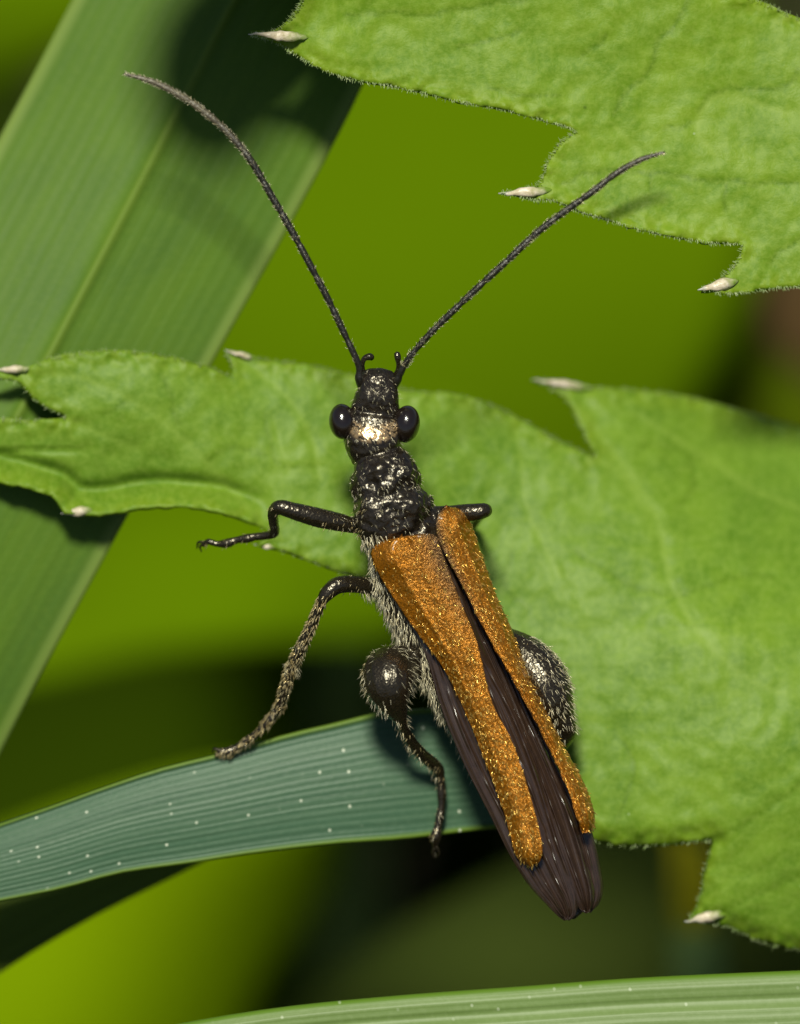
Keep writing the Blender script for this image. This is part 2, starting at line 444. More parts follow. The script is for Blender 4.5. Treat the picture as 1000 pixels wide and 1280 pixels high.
# pale blade along the bottom
def pale_profile(T, S):
    return 16 * np.sin(np.clip(S * 1.15, 0, 1) * math.pi) + 3.0 * np.exp(-((S - .07) / .05) ** 2) - 4 * np.exp(-((S - .19) / .035) ** 2) + 1.2 * np.abs(np.sin(S * math.pi * 18))
blade('pale green ribbed grass blade running below the serrated leaf', 'blade_pale',
      [(1720, 1235, -60), (1480, 1205, -45), (1250, 1203, -35), (1000, 1213, -30), (800, 1222, -30), (650, 1233, -30), (500, 1244, -30), (350, 1259, -32), (215, 1281, -35), (60, 1315, -40), (-200, 1390, -70)],
      [(1720, 1240, -60), (1480, 1345, -45), (1250, 1380, -35), (1000, 1398, -30), (800, 1402, -30), (650, 1408, -30), (500, 1412, -30), (350, 1420, -32), (215, 1432, -35), (60, 1455, -40), (-170, 1500, -70)],
      pale_profile, (-.6, -.1, 0), nl=150, nw=60)

# ------------------------------------------------------------------ serrated leaves
def dense(poly, step):
    p = np.asarray(poly, float); out = []
    for a, b in zip(p, np.roll(p, -1, 0)):
        k = max(1, int(np.linalg.norm(b - a) / step))
        for i in range(k): out.append(a + (b - a) * i / k)
    return np.array(out)

def soft(poly, sharp):
    """round the outline except at the marked corners"""
    runs = []; n = len(poly); idx = sorted(sharp)
    out = []
    for a, b in zip(idx, idx[1:] + [idx[0] + n]):
        seg = [poly[i % n] for i in range(a, b + 1)]
        if len(seg) < 3: out += [tuple(map(float, seg[0]))]; continue
        L = sum(math.dist(s, t) for s, t in zip(seg, seg[1:]))
        c = crom(np.array([(x, y, 0) for x, y in seg]), max(4, int(L / 7)))
        out += [tuple(q[:2]) for q in c[:-1]]
    return out

def leaf_sheet(name, outline, sharp, ctrl, pale, dark, mat, parent, step, region, coarse=26, bumps=(5, .012, 2.2, .05), curl=None, seed=1):
    poly = dense(soft(outline, sharp), step * 1.3)
    # fine ragged margin
    jit = np.array([noise.noise(Vector((p[0] * .09, p[1] * .09, seed))) for p in poly])
    ctr = np.roll(poly, 1, 0) - np.roll(poly, -1, 0); nrm = np.column_stack([-ctr[:, 1], ctr[:, 0]]); nrm /= np.linalg.norm(nrm, axis=1)[:, None] + 1e-9
    poly = poly + nrm * (jit * 1.3)[:, None]
    x0, y0 = poly.min(0); x1, y1 = poly.max(0)
    def grid(st, box):
        gx, gy = np.meshgrid(np.arange(box[0], box[2], st), np.arange(box[1], box[3], st))
        gx = gx + (np.arange(gx.shape[0]) % 2)[:, None] * st / 2
        q = np.column_stack([gx.ravel(), gy.ravel()]); return q + rng.uniform(-.15, .15, q.shape) * st
    fineq = grid(step, region); cq = grid(coarse, (x0, y0, x1, y1))
    cq = cq[~((cq[:, 0] > region[0]) & (cq[:, 0] < region[2]) & (cq[:, 1] > region[1]) & (cq[:, 1] < region[3]))]
    q = np.vstack([fineq, cq]); q = q[inside(q, poly)]
    keep = np.ones(len(q), bool)
    ed = segdist(q, np.vstack([poly[::2], poly[:1]]))
    q = q[ed > step * .55]
    nb = len(poly)
    allp = [Vector((p[0], -p[1])) for p in poly] + [Vector((p[0], -p[1])) for p in q]
    v2, e2, f2, *_ = delaunay_2d_cdt(allp, [], [list(range(nb))[::-1]], 1, 1e-4)
    xy = np.array([(v[0], -v[1]) for v in v2])
    z = tps(ctrl)(xy)
    d = segdist(xy, np.vstack([poly[::2], poly[:1]]))
    z += fbm(xy, bumps[1], seed) * bumps[0] + fbm(xy, bumps[3], seed + 1) * bumps[2]
    rim = np.exp(-(d / 20.0) ** 2)
    # margin: thick, beaded edge
    z += np.exp(-(d / 9.0) ** 2) * (1.0 + 4.0 * fbm(xy, .11, seed + 2)) + rim * fbm(xy, .085, seed + 3) * 6 - np.clip(1 - d / 5.0, 0, 1) ** 2 * 3
    pv = np.zeros(len(xy)); dvv = np.zeros(len(xy))
    for ln in pale:
        w, pts = ln[0], crom(np.array([(a, b, 0) for a, b in ln[1]]), 40)[:, :2]
        dd = segdist(xy, pts); pv = np.maximum(pv, np.exp(-(dd / w) ** 2)); z -= 1.3 * np.exp(-(dd / (w * 2.2)) ** 2)
    for ln in dark:
        w, pts = ln[0], crom(np.array([(a, b, 0) for a, b in ln[1]]), 40)[:, :2]
        pts = pts + np.column_stack([fbm(pts, .05, 3), fbm(pts, .05, 4)]) * 5
        dd = segdist(xy, pts); dvv = np.maximum(dvv, np.exp(-(dd / w) ** 2)); z -= .9 * np.exp(-(dd / (w * 1.8)) ** 2)
    if curl is not None: z = curl(xy, z, d)
    W = PW(np.column_stack([xy[:, 0], -xy[:, 1], z]))
    o = obj(name, W, f2, mat, parent, uv=xy / 70.0, attrs={'rim': rim, 'pvein': pv, 'dvein': dvv})
    solid(o, 6 * PX, -1)
    return o, poly, (lambda qq: tps(ctrl)(np.asarray(qq)))

def hair_mesh(roots, dirs, lens, rads, bend=None):
    """thin three-sided spikes, pixel space (x, -y, z) -> verts, faces"""
    n = len(roots); d = dirs / (np.linalg.norm(dirs, axis=1)[:, None] + 1e-9)
    a = np.cross(d, np.array([.31, .22, .92])); a /= np.linalg.norm(a, axis=1)[:, None] + 1e-9
    b = np.cross(d, a); V = np.zeros((n, 7, 3))
    bend = np.zeros((n, 3)) if bend is None else bend
    for k in range(3):
        an = 2.094 * k; off = (a * math.cos(an) + b * math.sin(an)) * rads[:, None]
        V[:, k] = roots + off - d * .6; V[:, 3 + k] = roots + d * (lens * .55)[:, None] + off * .75 + bend * .3
    V[:, 6] = roots + d * lens[:, None] + bend
    F = []
    for i in range(n):
        o = i * 7
        for k in range(3):
            k2 = (k + 1) % 3
            F.append((o + k, o + k2, o + 3 + k2, o + 3 + k)); F.append((o + 3 + k, o + 3 + k2, o + 6))
    return V.reshape(-1, 3), F

def margin_hairs(parent, poly, zf, box, count, seed):
    r = np.random.default_rng(seed)
    p = dense(poly, 1.2); nx = np.roll(p, -3, 0) - np.roll(p, 3, 0)
    nrm = np.column_stack([nx[:, 1], -nx[:, 0]]); nrm /= np.linalg.norm(nrm, axis=1)[:, None] + 1e-9
    t = p + nrm * 4
    sgn = np.where(inside(t, poly), -1, 1); nrm *= sgn[:, None]
    ok = np.where((p[:, 0] > box[0]) & (p[:, 0] < box[2]) & (p[:, 1] > box[1]) & (p[:, 1] < box[3]))[0]
    i = r.choice(ok, count); q = p[i] - nrm[i] * r.uniform(0, 3.5, count)[:, None]
    z = zf(q) + r.uniform(-3, 2, count)
    roots = np.column_stack([q[:, 0], -q[:, 1], z]); tang = np.column_stack([nx[i][:, 0], nx[i][:, 1]]); tang /= np.linalg.norm(tang, axis=1)[:, None] + 1e-9
    lean = r.uniform(-.2, .8, count)
    d2 = nrm[i] + tang * lean[:, None]
    dirs = np.column_stack([d2[:, 0], -d2[:, 1], r.uniform(-.1, .6, count)])
    v, f = hair_mesh(roots, dirs, 2 + 5 * r.random(count) ** 2, r.uniform(.22, .5, count))
    o = obj('margin_hair', PW(v), f, M['leaf_hair'], parent); o['kind'] = 'stuff'
    return o

def tooth_tip(parent, a, b, za, zb, w):
    """pale horny point: from a inside the leaf to b, the very tip"""
    a = np.array([a[0], -a[1], za], float); b = np.array([b[0], -b[1], zb], float)
    ts = [0, .12, .3, .5, .7, .86, 1.0]; rs = [.12, .55, .95, .95, .6, .32, .10]
    pts = [a + (b - a) * t + np.array([0, 0, 3 * math.sin(t * 3.14)]) for t in ts]
    v, f = tube(pts, [w * r for r in rs], 10, 26, flat=.8)
    v = v + np.column_stack([fbm(v, .12, 5), fbm(v, .12, 6), fbm(v, .12, 7)]) * 2.0
    al = np.r_[np.repeat(np.linspace(0, 1, 26), 10), 0, 1]
    return obj('tooth_tip', PW(v), f, M['tip'], parent, attrs={'along': al})

def petiole(parent, pts_world, r0, r1):
    v, f = tube([tuple(p) for p in pts_world], np.linspace(r0, r1, len(pts_world)), 12, 60)
    return obj('stalk', v, f, M['stalk'], parent)

# --- the leaf the beetle stands on
main_out = [(-160, 452), (-60, 470), (-4, 462),                      # 2 tip
            (35, 458), (62, 447), (100, 440), (150, 438), (200, 443), (258, 457), (290, 470),   # 9 notch
            (283, 438),                                                # 10 tip
            (335, 449), (390, 456), (440, 468), (485, 482), (530, 489), (565, 491), (610, 503), (650, 522), (690, 545), (722, 560), (746, 573),  # 21 notch
            (731, 545), (718, 518), (704, 497), (668, 475),            # 25 tip
            (710, 479), (745, 483), (800, 487), (850, 494), (900, 505), (950, 520), (1000, 532), (1120, 560), (1260, 640), (1330, 800), (1290, 980), (1180, 1120), (1090, 1200),
            (1000, 1189), (950, 1178), (908, 1160), (860, 1150),       # 42 tip
            (873, 1122), (878, 1092), (889, 1051),                     # 45 notch
            (850, 1056), (800, 1059), (742, 1052), (695, 1022), (650, 950), (605, 870), (565, 790), (520, 742), (470, 726), (430, 718), (390, 704), (352, 690), (322, 682),  # 58 small tip
            (338, 668), (322, 657), (300, 648), (250, 636), (190, 633), (130, 642), (80, 642),     # 65 tip
            (72, 626), (40, 613), (0, 602), (-70, 585), (-170, 570), (-180, 520), (-60, 519), (0, 523), (40, 525), (84, 522),    # 75 notch
            (45, 503), (18, 476), (-20, 478), (-100, 480)]
main_ctrl = [(-60, 560, -124), (0, 462, -96), (100, 440, -104), (250, 455, -122), (285, 438, -150), (150, 520, -102), (250, 560, -110), (350, 560, -128),
             (0, 600, -124), (80, 625, -121), (200, 620, -122), (330, 660, -122), (430, 715, -118), (440, 470, -165), (560, 490, -188), (743, 572, -206),
             (668, 475, -236), (800, 487, -262), (1000, 530, -345), (900, 515, -305), (900, 620, -238), (600, 700, -158), (560, 800, -132), (750, 750, -142), (900, 800, -122),
             (1100, 800, -160), (740, 1050, -104), (650, 960, -110), (888, 1052, -98), (862, 1150, -118), (1000, 1190, -140), (1000, 1000, -98), (800, 930, -104), (1300, 800, -200), (-180, 520, -120), (720, 850, -124)]
leaf_main = thing('serrated_leaf', 'serrated green leaf with white tooth tips that the beetle stands on', 'leaf', (0.055, 0.03, 0))
def main_curl(xy, z, d):
    # the lower rim of the left lobe is rolled up towards the light
    x, y = xy[:, 0], xy[:, 1]
    low = (x < 345) & (y > 560)
    f = np.where(low, np.clip(1 - d / 30.0, 0, 1) ** 1.3, 0) * np.clip((345 - x) / 60, 0, 1)
    z = z + f * 30 - np.where(low, np.exp(-((d - 31) / 9.0) ** 2) * 13, 0) * np.clip((345 - x) / 60, 0, 1)
    # turned-down rim along the lower right edge
    lo2 = (x > 735) & (y > 1000)
    z = z - np.where(lo2, np.clip(1 - d / 26.0, 0, 1) ** 1.4 * 15, 0)
    # teeth and the far lobe fall away
    return z
o, poly, zf = leaf_sheet('blade', main_out, [2, 9, 10, 21, 25, 42, 45, 58, 65, 75], main_ctrl,
    [(4.0, [(20, 462), (60, 466), (110, 475), (180, 510), (240, 560), (290, 614), (330, 655)]),
     (3.0, [(290, 445), (330, 470), (365, 505), (390, 550), (400, 600)]),
     (3.0, [(85, 522), (130, 545), (170, 560)]), (2.5, [(340, 520), (352, 560), (362, 590)]),
     (4.5, [(690, 480), (745, 540), (800, 610), (822, 650), (832, 700), (842, 735)]), (5.0, [(742, 572), (775, 590), (810, 640)]),
     (4.0, [(1010, 640), (940, 610), (880, 570), (800, 520)]), (4.0, [(842, 735), (880, 800), (960, 860), (1100, 880)]),
     (3.0, [(640, 520), (650, 560), (660, 640), (700, 720)])],
    [(3.0, [(720, 690), (760, 715), (800, 735), (850, 742), (900, 728), (930, 718), (965, 722)]), (2.6, [(850, 630), (870, 600), (850, 560), (800, 560)]),
     (3.0, [(880, 1140), (920, 1130), (960, 1110), (1000, 1095)]), (2.6, [(1000, 980), (960, 1010), (920, 1035), (895, 1050)]),
     (2.6, [(770, 1030), (785, 990), (795, 950), (780, 930)]), (2.6, [(200, 470), (215, 500), (222, 530)]), (2.4, [(120, 520), (140, 512), (160, 500)]),
     (2.4, [(260, 575), (290, 560), (330, 570)]), (2.2, [(330, 520), (335, 545), (350, 580), (400, 582)]), (3, [(640, 690), (630, 730), (660, 760)])],
    M['leaf'], leaf_main, 4.2, (-20, 420, 1015, 1215), curl=main_curl, seed=2)
margin_hairs(leaf_main, poly, lambda q: zf(q) + 2, (-10, 400, 1010, 1230), 1300, 3)
for a, b, dz, w in (((40, 461), (-8, 462), 2, 6.5), ((322, 449), (280, 437), 2, 4.5), ((742, 486), (664, 474), 2, 6.5), ((908, 1141), (857, 1152), 3, 8.0), ((118, 637), (76, 642), 26, 7.0), ((345, 684), (318, 681), 2, 4.5)):
    za, zb = zf([a])[0] + dz, zf([b])[0] + dz
    tooth_tip(leaf_main, a, b, za - w * .5, zb - 2, w * .85)
petiole(leaf_main, [P(1180, 860, -168), P(1330, 880, -215), P(1600, 950, -420), P(2100, 1300, -1100), P(2500, 1900, -2100), (.055, .03, .02), (.055, .03, -.002)], 26 * PX, 70 * PX)

# --- the leaf hanging in from the upper right
up_out = [(378, -8), (368, 14), (346, 36), (314, 43),                    # 3 tip
          (342, 53), (380, 76), (412, 92), (450, 103), (500, 111), (560, 125), (640, 141), (690, 155), (720, 163),    # 12 notch
          (697, 180), (682, 205), (672, 230), (627, 241),              # 16 tip
          (662, 250), (692, 252), (722, 265), (760, 276), (800, 288), (850, 299), (900, 306), (928, 307),     # 24 notch
          (921, 325), (906, 342), (877, 362),                          # 27 tip
          (912, 368), (955, 363), (1000, 359), (1080, 352), (1180, 330), (1300, 280), (1420, 150), (1400, 60), (1250, 70), (1100, 48), (1000, 22), (948, 0),
          (900, -18), (860, -60),                                      # 41
          (760, -170), (620, -270), (440, -330), (300, -330), (180, -290), (135, -220), (140, -130), (165, -75), (210, -48), (262, -44), (300, -52), (335, -54), (364, -42)]  # unseen upper left lobe, added and shaped to shade the broad blade
up_ctrl = [(314, 43, 4), (400, 60, -6), (450, 0, -16), (560, 60, -16), (700, 100, -18), (720, 163, -14), (627, 241, 2), (800, 200, -20), (850, 290, -10), (928, 307, -14),
           (877, 362, 0), (1000, 350, -14), (1000, 200, -26), (960, 20, -44), (800, 20, -26), (860, -60, -30), (1200, 200, -50), (1400, 100, -90), (620, -250, 20), (330, -300, 160), (190, -200, 255), (160, -80, 255), (240, -45, 235), (300, -60, 195), (340, -60, 140), (378, -25, 20)]
leaf_up = thing('serrated_leaf', 'bright serrated green leaf reaching over the tip of the right feeler', 'leaf', (0.075, 0.06, 0))
o, poly, zf = leaf_sheet('blade', up_out, [3, 12, 16, 24, 27, 41], up_ctrl,
    [(4.0, [(1100, 150), (980, 140), (900, 120), (870, 160), (895, 195)]), (4, [(770, 160), (785, 175), (800, 190)])],
    [(3.2, [(768, 140), (785, 112), (806, 95), (818, 62), (842, 32), (862, -4)]), (2.8, [(870, 138), (895, 115), (915, 110), (965, 113), (985, 105), (1000, 85)]),
     (3.0, [(430, 20), (480, 15), (530, 20), (570, 12), (610, 4), (660, -2)]), (2.6, [(572, 58), (610, 52), (650, 40)]), (2.4, [(728, 68), (745, 58), (758, 45)]),
     (2.8, [(700, 230), (740, 216), (800, 212), (860, 222), (930, 228), (1000, 226)]), (2.4, [(830, 160), (865, 155)]), (2.4, [(815, 210), (812, 235)]), (2.4, [(908, 228), (905, 262)]),
     (2.4, [(700, 120), (660, 118), (610, 108)]), (2.4, [(960, 330), (980, 310), (1000, 300)])],
    M['leaf_hi'], leaf_up, 4.2, (300, -15, 1015, 385), seed=9)
margin_hairs(leaf_up, poly, lambda q: zf(q) + 2, (300, -10, 1010, 400), 1500, 5)
for a, b, dz, w in (((388, 47), (310, 42), 3, 8.0), ((692, 238), (623, 242), 3, 7.5), ((925, 350), (873, 363), 3, 9.0)):
    tooth_tip(leaf_up, a, b, zf([a])[0] + dz - w * .5, zf([b])[0] + dz - 2, w * .85)
petiole(leaf_up, [P(1330, 150, -75), P(1480, 170, -140), P(1800, 300, -500), P(2400, 700, -1300), P(2900, 1300, -2200), (.075, .06, .02), (.075, .06, -.002)], 26 * PX, 70 * PX)

# ------------------------------------------------------------------ blurred plants far behind
def far_leaf(label, mat, eA, eB, bow=60, name='background_leaf', cat_='leaf', foot=None):
    A = [P(*p) for p in eA]; B = [P(*p) for p in eB]
    end = (A[-1] + B[-1]) / 2
    foot = Vector(foot) if foot else Vector((end.x * 1.15, end.y + .004, 0))
    t = thing(name, label, cat_, (foot.x, foot.y, 0), 'leaves out of focus far behind the beetle')
    sheet('blade', A, B, M[mat], t, 40, 14, lambda T, S: bow * np.sin(S * math.pi) + 14 * np.sin(T * 9 + S * 4), thick=10)
    mid = (A[-2] + B[-2]) / 2
    pts = [mid, end, end.lerp(foot, .5) + Vector((0, .002, 0)), foot - Vector((0, 0, .002))]
    v, f = tube([tuple(p) for p in pts], [.0005, .0007, .0009, .0011], 8, 30)
    obj('stalk', v, f, M['stalk'], t)
    return t
# lime leaf behind the head
far_leaf("large lime green leaf far behind the beetle's head", 'far_lime',
    [(480, -420, -2500), (250, -150, -2500), (180, 150, -2500), (200, 400, -2500), (260, 640, -2550), (420, 780, -2600)],
    [(600, -420, -2500), (880, -150, -2500), (960, 150, -2500), (930, 400, -2500), (760, 640, -2550), (460, 790, -2600)])
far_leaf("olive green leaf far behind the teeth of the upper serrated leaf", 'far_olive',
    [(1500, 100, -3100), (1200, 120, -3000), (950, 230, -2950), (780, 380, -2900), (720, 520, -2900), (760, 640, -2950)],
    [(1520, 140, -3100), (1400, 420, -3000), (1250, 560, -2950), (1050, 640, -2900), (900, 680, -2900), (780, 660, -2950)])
far_leaf("olive green leaf far behind the beetle's front left foot", 'far_lime',
    [(620, 520, -2330), (420, 480, -2320), (250, 520, -2300), (100, 600, -2300), (-60, 700, -2320), (-200, 800, -2330)],
    [(630, 640, -2330), (500, 790, -2320), (350, 800, -2300), (200, 815, -2300), (20, 850, -2320), (-190, 850, -2330)], bow=-40)
far_leaf("dark green leaf low behind the beetle's middle left leg", 'far_shade',  # added sheet, stands in for the shaded ground between far leaves
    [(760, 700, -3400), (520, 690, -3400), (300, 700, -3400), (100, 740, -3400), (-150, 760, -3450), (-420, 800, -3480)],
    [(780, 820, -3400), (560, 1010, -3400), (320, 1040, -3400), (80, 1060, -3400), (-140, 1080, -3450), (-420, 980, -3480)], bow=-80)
far_leaf("bright lime leaf far below the dark shaded grass blade", 'far_bright',
    [(430, 1010, -2300), (330, 960, -2300), (200, 980, -2300), (0, 1050, -2350), (-200, 1150, -2400), (-400, 1300, -2450)],
    [(440, 1020, -2300), (405, 1120, -2300), (330, 1230, -2300), (240, 1420, -2350), (0, 1500, -2400), (-380, 1350, -2450)])
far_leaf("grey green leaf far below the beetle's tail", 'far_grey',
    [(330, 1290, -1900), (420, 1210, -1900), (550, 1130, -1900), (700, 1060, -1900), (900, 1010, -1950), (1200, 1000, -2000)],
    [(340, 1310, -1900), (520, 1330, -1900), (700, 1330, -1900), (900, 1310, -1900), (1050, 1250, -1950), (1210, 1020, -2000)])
far_leaf("yellow withered strip of leaf behind the tooth of the lower leaf", 'far_straw',
    [(835, 1040, -1500), (838, 1070, -1500), (842, 1110, -1500), (850, 1170, -1520), (870, 1300, -1560)],
    [(860, 1040, -1500), (885, 1070, -1500), (890, 1110, -1500), (885, 1170, -1520), (890, 1300, -1560)], bow=5)
far_leaf("brown dead leaf far behind the right edge of the serrated leaves", 'far_dead',
    [(960, 330, -2300), (955, 370, -2300), (960, 420, -2300), (1000, 470, -2320), (1080, 520, -2350)],
    [(1010, 320, -2300), (1060, 350, -2300), (1080, 400, -2300), (1100, 450, -2320), (1120, 500, -2350)], bow=10)
far_leaf("dull green leaf far behind the upper end of the broad grass blade", 'far_lime',
    [(170, -330, -2700), (-60, -250, -2700), (-230, -100, -2700), (-260, 60, -2700), (-200, 140, -2750)],
    [(190, -310, -2700), (240, -150, -2700), (180, 0, -2700), (40, 90, -2700), (-150, 150, -2750)], bow=30)

# ------------------------------------------------------------------ the beetle (pixel space x, -y, z)
beetle = thing('beetle', 'black beetle with narrow orange wing cases and long feelers standing on the serrated leaf', 'beetle', P(570, 800, -110))

def loft(stations, sides=40):
    a = np.array(stations, float); a[:, 1] *= -1
    # columns x, -y, z, half width, half height, roll
    c = crom(np.column_stack([a[:, :3], a[:, 3:]]), 170)
    p = c[:, :3]; tg = np.gradient(p, axis=0); tg /= np.linalg.norm(tg, axis=1)[:, None]
    V = []; F = []; n = len(c)
    for k in range(n):
        roll = math.radians(c[k, 5]); dors = np.array([math.sin(roll), 0, math.cos(roll)])
        dors -= tg[k] * (dors @ tg[k]); dors /= np.linalg.norm(dors); side = np.cross(dors, tg[k])
        for s in range(sides):
            an = 2 * math.pi * s / sides; ca, sa = math.cos(an), math.sin(an)
            ca = math.copysign(abs(ca) ** .9, ca); sa = math.copysign(abs(sa) ** .9, sa)
            V.append(p[k] + side * ca * max(c[k, 3], .5) + dors * sa * max(c[k, 4], .5))
    for k in range(n - 1):
        for s in range(sides):
            s2 = (s + 1) % sides
            F.append((k * sides + s, k * sides + s2, (k + 1) * sides + s2, (k + 1) * sides + s))
    F.append(tuple(range(sides))[::-1]); F.append(tuple((n - 1) * sides + s for s in range(sides)))
    return np.array(V), F

trunk = loft([  # x, y, z, w, h, roll
    (472, 463, 4, 12, 8, 0), (472, 467, 6, 21, 14, 0), (472, 477, 9, 23, 20, 0), (472, 490, 10, 26, 22, 0), (470, 503, 8, 29, 20, 0), (469, 514, 5, 32, 18, 0),
    (468, 522, 4, 35, 18, 0), (467, 527, 6, 36, 24, 0), (467, 538, 7, 37, 27, 0), (467, 551, 8, 37, 30, 0), (469, 559, 4, 35, 28, 1), (471, 565, 2, 33, 25, 2), (474, 571, 0, 31, 24, 4),
    (477, 579, 4, 36, 31, 5), (480, 592, 8, 43, 37, 6), (481, 603, 8, 44, 37, 7), (484, 616, 5, 43, 34, 8), (488, 632, 6, 48, 38, 8), (493, 645, 4, 52, 37, 9),
    (499, 656, -4, 50, 33, 10), (505, 665, -6, 50, 34, 11), (513, 682, -8, 54, 38, 8), (522, 705, -16, 60, 42, 8), (541, 750, -24, 62, 42, 8), (566, 810, -30, 56, 38, 8),
    (596, 880, -30, 48, 31, 8), (630, 960, -26, 40, 24, 8), (664, 1040, -22, 32, 20, 6), (692, 1095, -18, 24, 16, 4), (712, 1130, -14, 16, 9, 2), (724, 1144, -12, 9, 5, 0)])

def yneg(L): return [(p[0], -p[1], p[2]) for p in L], [p[3] for p in L]
LEGS = {
 'front_left': [(470, 650, -20, 15), (446, 657, 0, 10), (425, 653, 12, 11.5), (398, 647, 22, 12.5), (368, 639, 30, 11), (349, 634, 32, 9.5), (342, 640, 22, 7.5), (342, 652, -10, 6.5), (343, 666, -48, 6), (335, 669, -54, 5.5), (318, 671, -58, 5), (309, 673, -60, 6), (296, 675, -62, 4.5), (284, 679, -64, 6), (272, 680, -66, 4), (260, 677, -68, 4), (254, 682, -76, 2.8)],
 'mid_left': [(490, 740, -45, 16), (462, 733, -22, 11), (440, 730, -8, 11), (421, 732, 2, 11), (407, 744, 5, 9), (401, 754, 2, 6.5), (387, 787, -14, 7), (364, 836, -38, 7.5), (350, 882, -60, 6.5), (344, 891, -64, 5.6), (332, 905, -68, 6.3), (322, 916, -71, 4.6), (312, 924, -74, 5.6), (298, 933, -78, 4.4), (284, 940, -80, 6), (272, 939, -80, 4)],
 'hind_left': [(548, 835, -55, 18), (525, 832, -42, 22), (503, 834, -22, 29), (487, 842, 2, 34), (486, 857, 12, 33), (491, 876, 12, 24), (498, 893, 8, 12.5), (502, 904, 2, 7.5), (512, 925, -22, 7.5), (527, 943, -48, 8), (547, 961, -74, 8), (551, 976, -80, 5.6), (552, 992, -83, 6.2), (552, 1006, -84, 4.6), (550, 1020, -84, 5.6), (547, 1034, -84, 5), (545, 1045, -84, 7.5), (544, 1055, -88, 4), (543, 1064, -94, 2.6)],
 'hind_right': [(600, 795, -50, 18), (630, 805, -36, 22), (655, 822, -24, 29), (675, 846, -16, 33), (688, 872, -14, 30), (700, 896, -18, 20), (709, 914, -22, 12), (707, 926, -40, 8), (694, 945, -76, 7), (688, 965, -92, 6), (680, 990, -96, 5), (672, 1010, -98, 5)],
 'front_right': [(520, 645, -18, 15), (552, 643, -8, 11), (578, 641, 2, 11), (596, 640, 6, 11), (606, 638, 4, 9.5), (606, 640, -14, 7), (600, 644, -80, 6.5), (592, 655, -142, 6), (580, 675, -150, 5), (570, 690, -152, 5)],
 'mid_right': [(560, 742, -50, 16), (585, 745, -50, 11), (600, 752, -58, 9), (606, 768, -90, 7), (610, 790, -128, 6), (614, 815, -136, 5)],
}
legparts = [tube(*yneg(L), sides=14, n=len(L) * 7) for L in LEGS.values()]
bv, bf = cat([trunk] + legparts)
tmp = obj('body', bv, bf)
rm = tmp.modifiers.new('r', 'REMESH'); rm.mode = 'VOXEL'; rm.voxel_size = 1.7
sm = tmp.modifiers.new('s', 'SMOOTH'); sm.factor = .5; sm.iterations = 2
dg = bpy.context.evaluated_depsgraph_get(); ev = tmp.evaluated_get(dg); me = ev.to_mesh()
nv = len(me.vertices); co = np.zeros(nv * 3, np.float32); me.vertices.foreach_get('co', co); co = co.reshape(-1, 3).astype(float)
no = np.zeros(nv * 3, np.float32); me.vertices.foreach_get('normal', no); no = no.reshape(-1, 3).astype(float)
faces = [tuple(p.vertices) for p in me.polygons]
ev.to_mesh_clear(); bpy.data.objects.remove(tmp)
# regions: distance to leg axes
yy = -co[:, 1]
legd = np.full(nv, 1e9); legk = np.zeros(nv)
for nm_, L in LEGS.items():
    c = crom(np.array([(p[0], -p[1], p[2], p[3]) for p in L[1:]]), 40)
    for a in c:
        d = np.linalg.norm(co - a[:3], axis=1) / (a[3] + 3); legd = np.minimum(legd, d)
leg = np.clip((1.35 - legd) / .3, 0, 1)
# lumpy, pitted thorax and head
front = np.clip((672 - yy) / 12, 0, 1) * (1 - leg)
pro = np.clip((yy - 572) / 8, 0, 1) * front
disp = (fbm(co, .055, 1) * 4.0 + fbm(co, .13, 2) * 2.0) * pro + fbm(co, .16, 3) * .7 * front + fbm(co, .3, 4) * .35
bronze_glint = np.exp(-((yy - 543 + .013 * (co[:, 0] - 467) ** 2 + 3 * fbm(co, .12, 8)) / 9.0) ** 4) * np.clip((38 - np.abs(co[:, 0] - 467)) / 5, 0, 1) * (no[:, 2] > .2)  # gold highlight crescent painted onto the bronze head cuticle
# two shallow pits and a middle furrow on the pronotum, brow ridge on the head
for px_, py_, w_, a_ in ((466, 606, 11, -5), (506, 606, 9, -5), (489, 640, 12, -4), (472, 585, 9, 3), (455, 628, 10, 3), (517, 630, 9, 3), (463, 486, 8, -2.5), (481, 486, 8, -2.5)):
    disp += a_ * np.exp(-(((co[:, 0] - px_) ** 2 + (yy - py_) ** 2) / w_ ** 2)) * (no[:, 2] > 0)
co2 = co + no * disp[:, None]

m, nt, _, _ = nmat('black_cuticle'); tc = nt.nodes.new('ShaderNodeTexCoord').outputs['Object']
n1 = tex(nt, tc, scale=14000, detail=3); n2 = tex(nt, tc, scale=42000, detail=2); v1 = tex(nt, tc, 'vor', 26000)
hgt = math_(nt, 'ADD', math_(nt, 'MULTIPLY', n1, .6), math_(nt, 'MULTIPLY', v1, .5))
colr = mix(nt, ramp(nt, n1, .35, .7), (.007, .005, .004), (.018, .013, .008))
colr = mix(nt, attr(nt, 'leg'), colr, mix(nt, ramp(nt, n2, .4, .7), (.008, .006, .004), (.02, .014, .006)))
glint = math_(nt, 'MULTIPLY', attr(nt, 'bronze_glint'), ramp(nt, n1, .40, .52))  # painted highlight, broken up by noise
colr = mix(nt, glint, colr, (.62, .42, .22))
finish(nt, colr, rough=math_(nt, 'ADD', math_(nt, 'MULTIPLY', n2, .25), .14), spec=.7, bump=hgt, bdist=1.3e-5, bstr=.9, metallic=math_(nt, 'MULTIPLY', glint, .9), coat=.15, spectint=(1.0, .9, .72))
M['cuticle'] = m
body = obj('body', PW(co2), faces, M['cuticle'], beetle, attrs={'leg': leg, 'bronze_glint': bronze_glint})

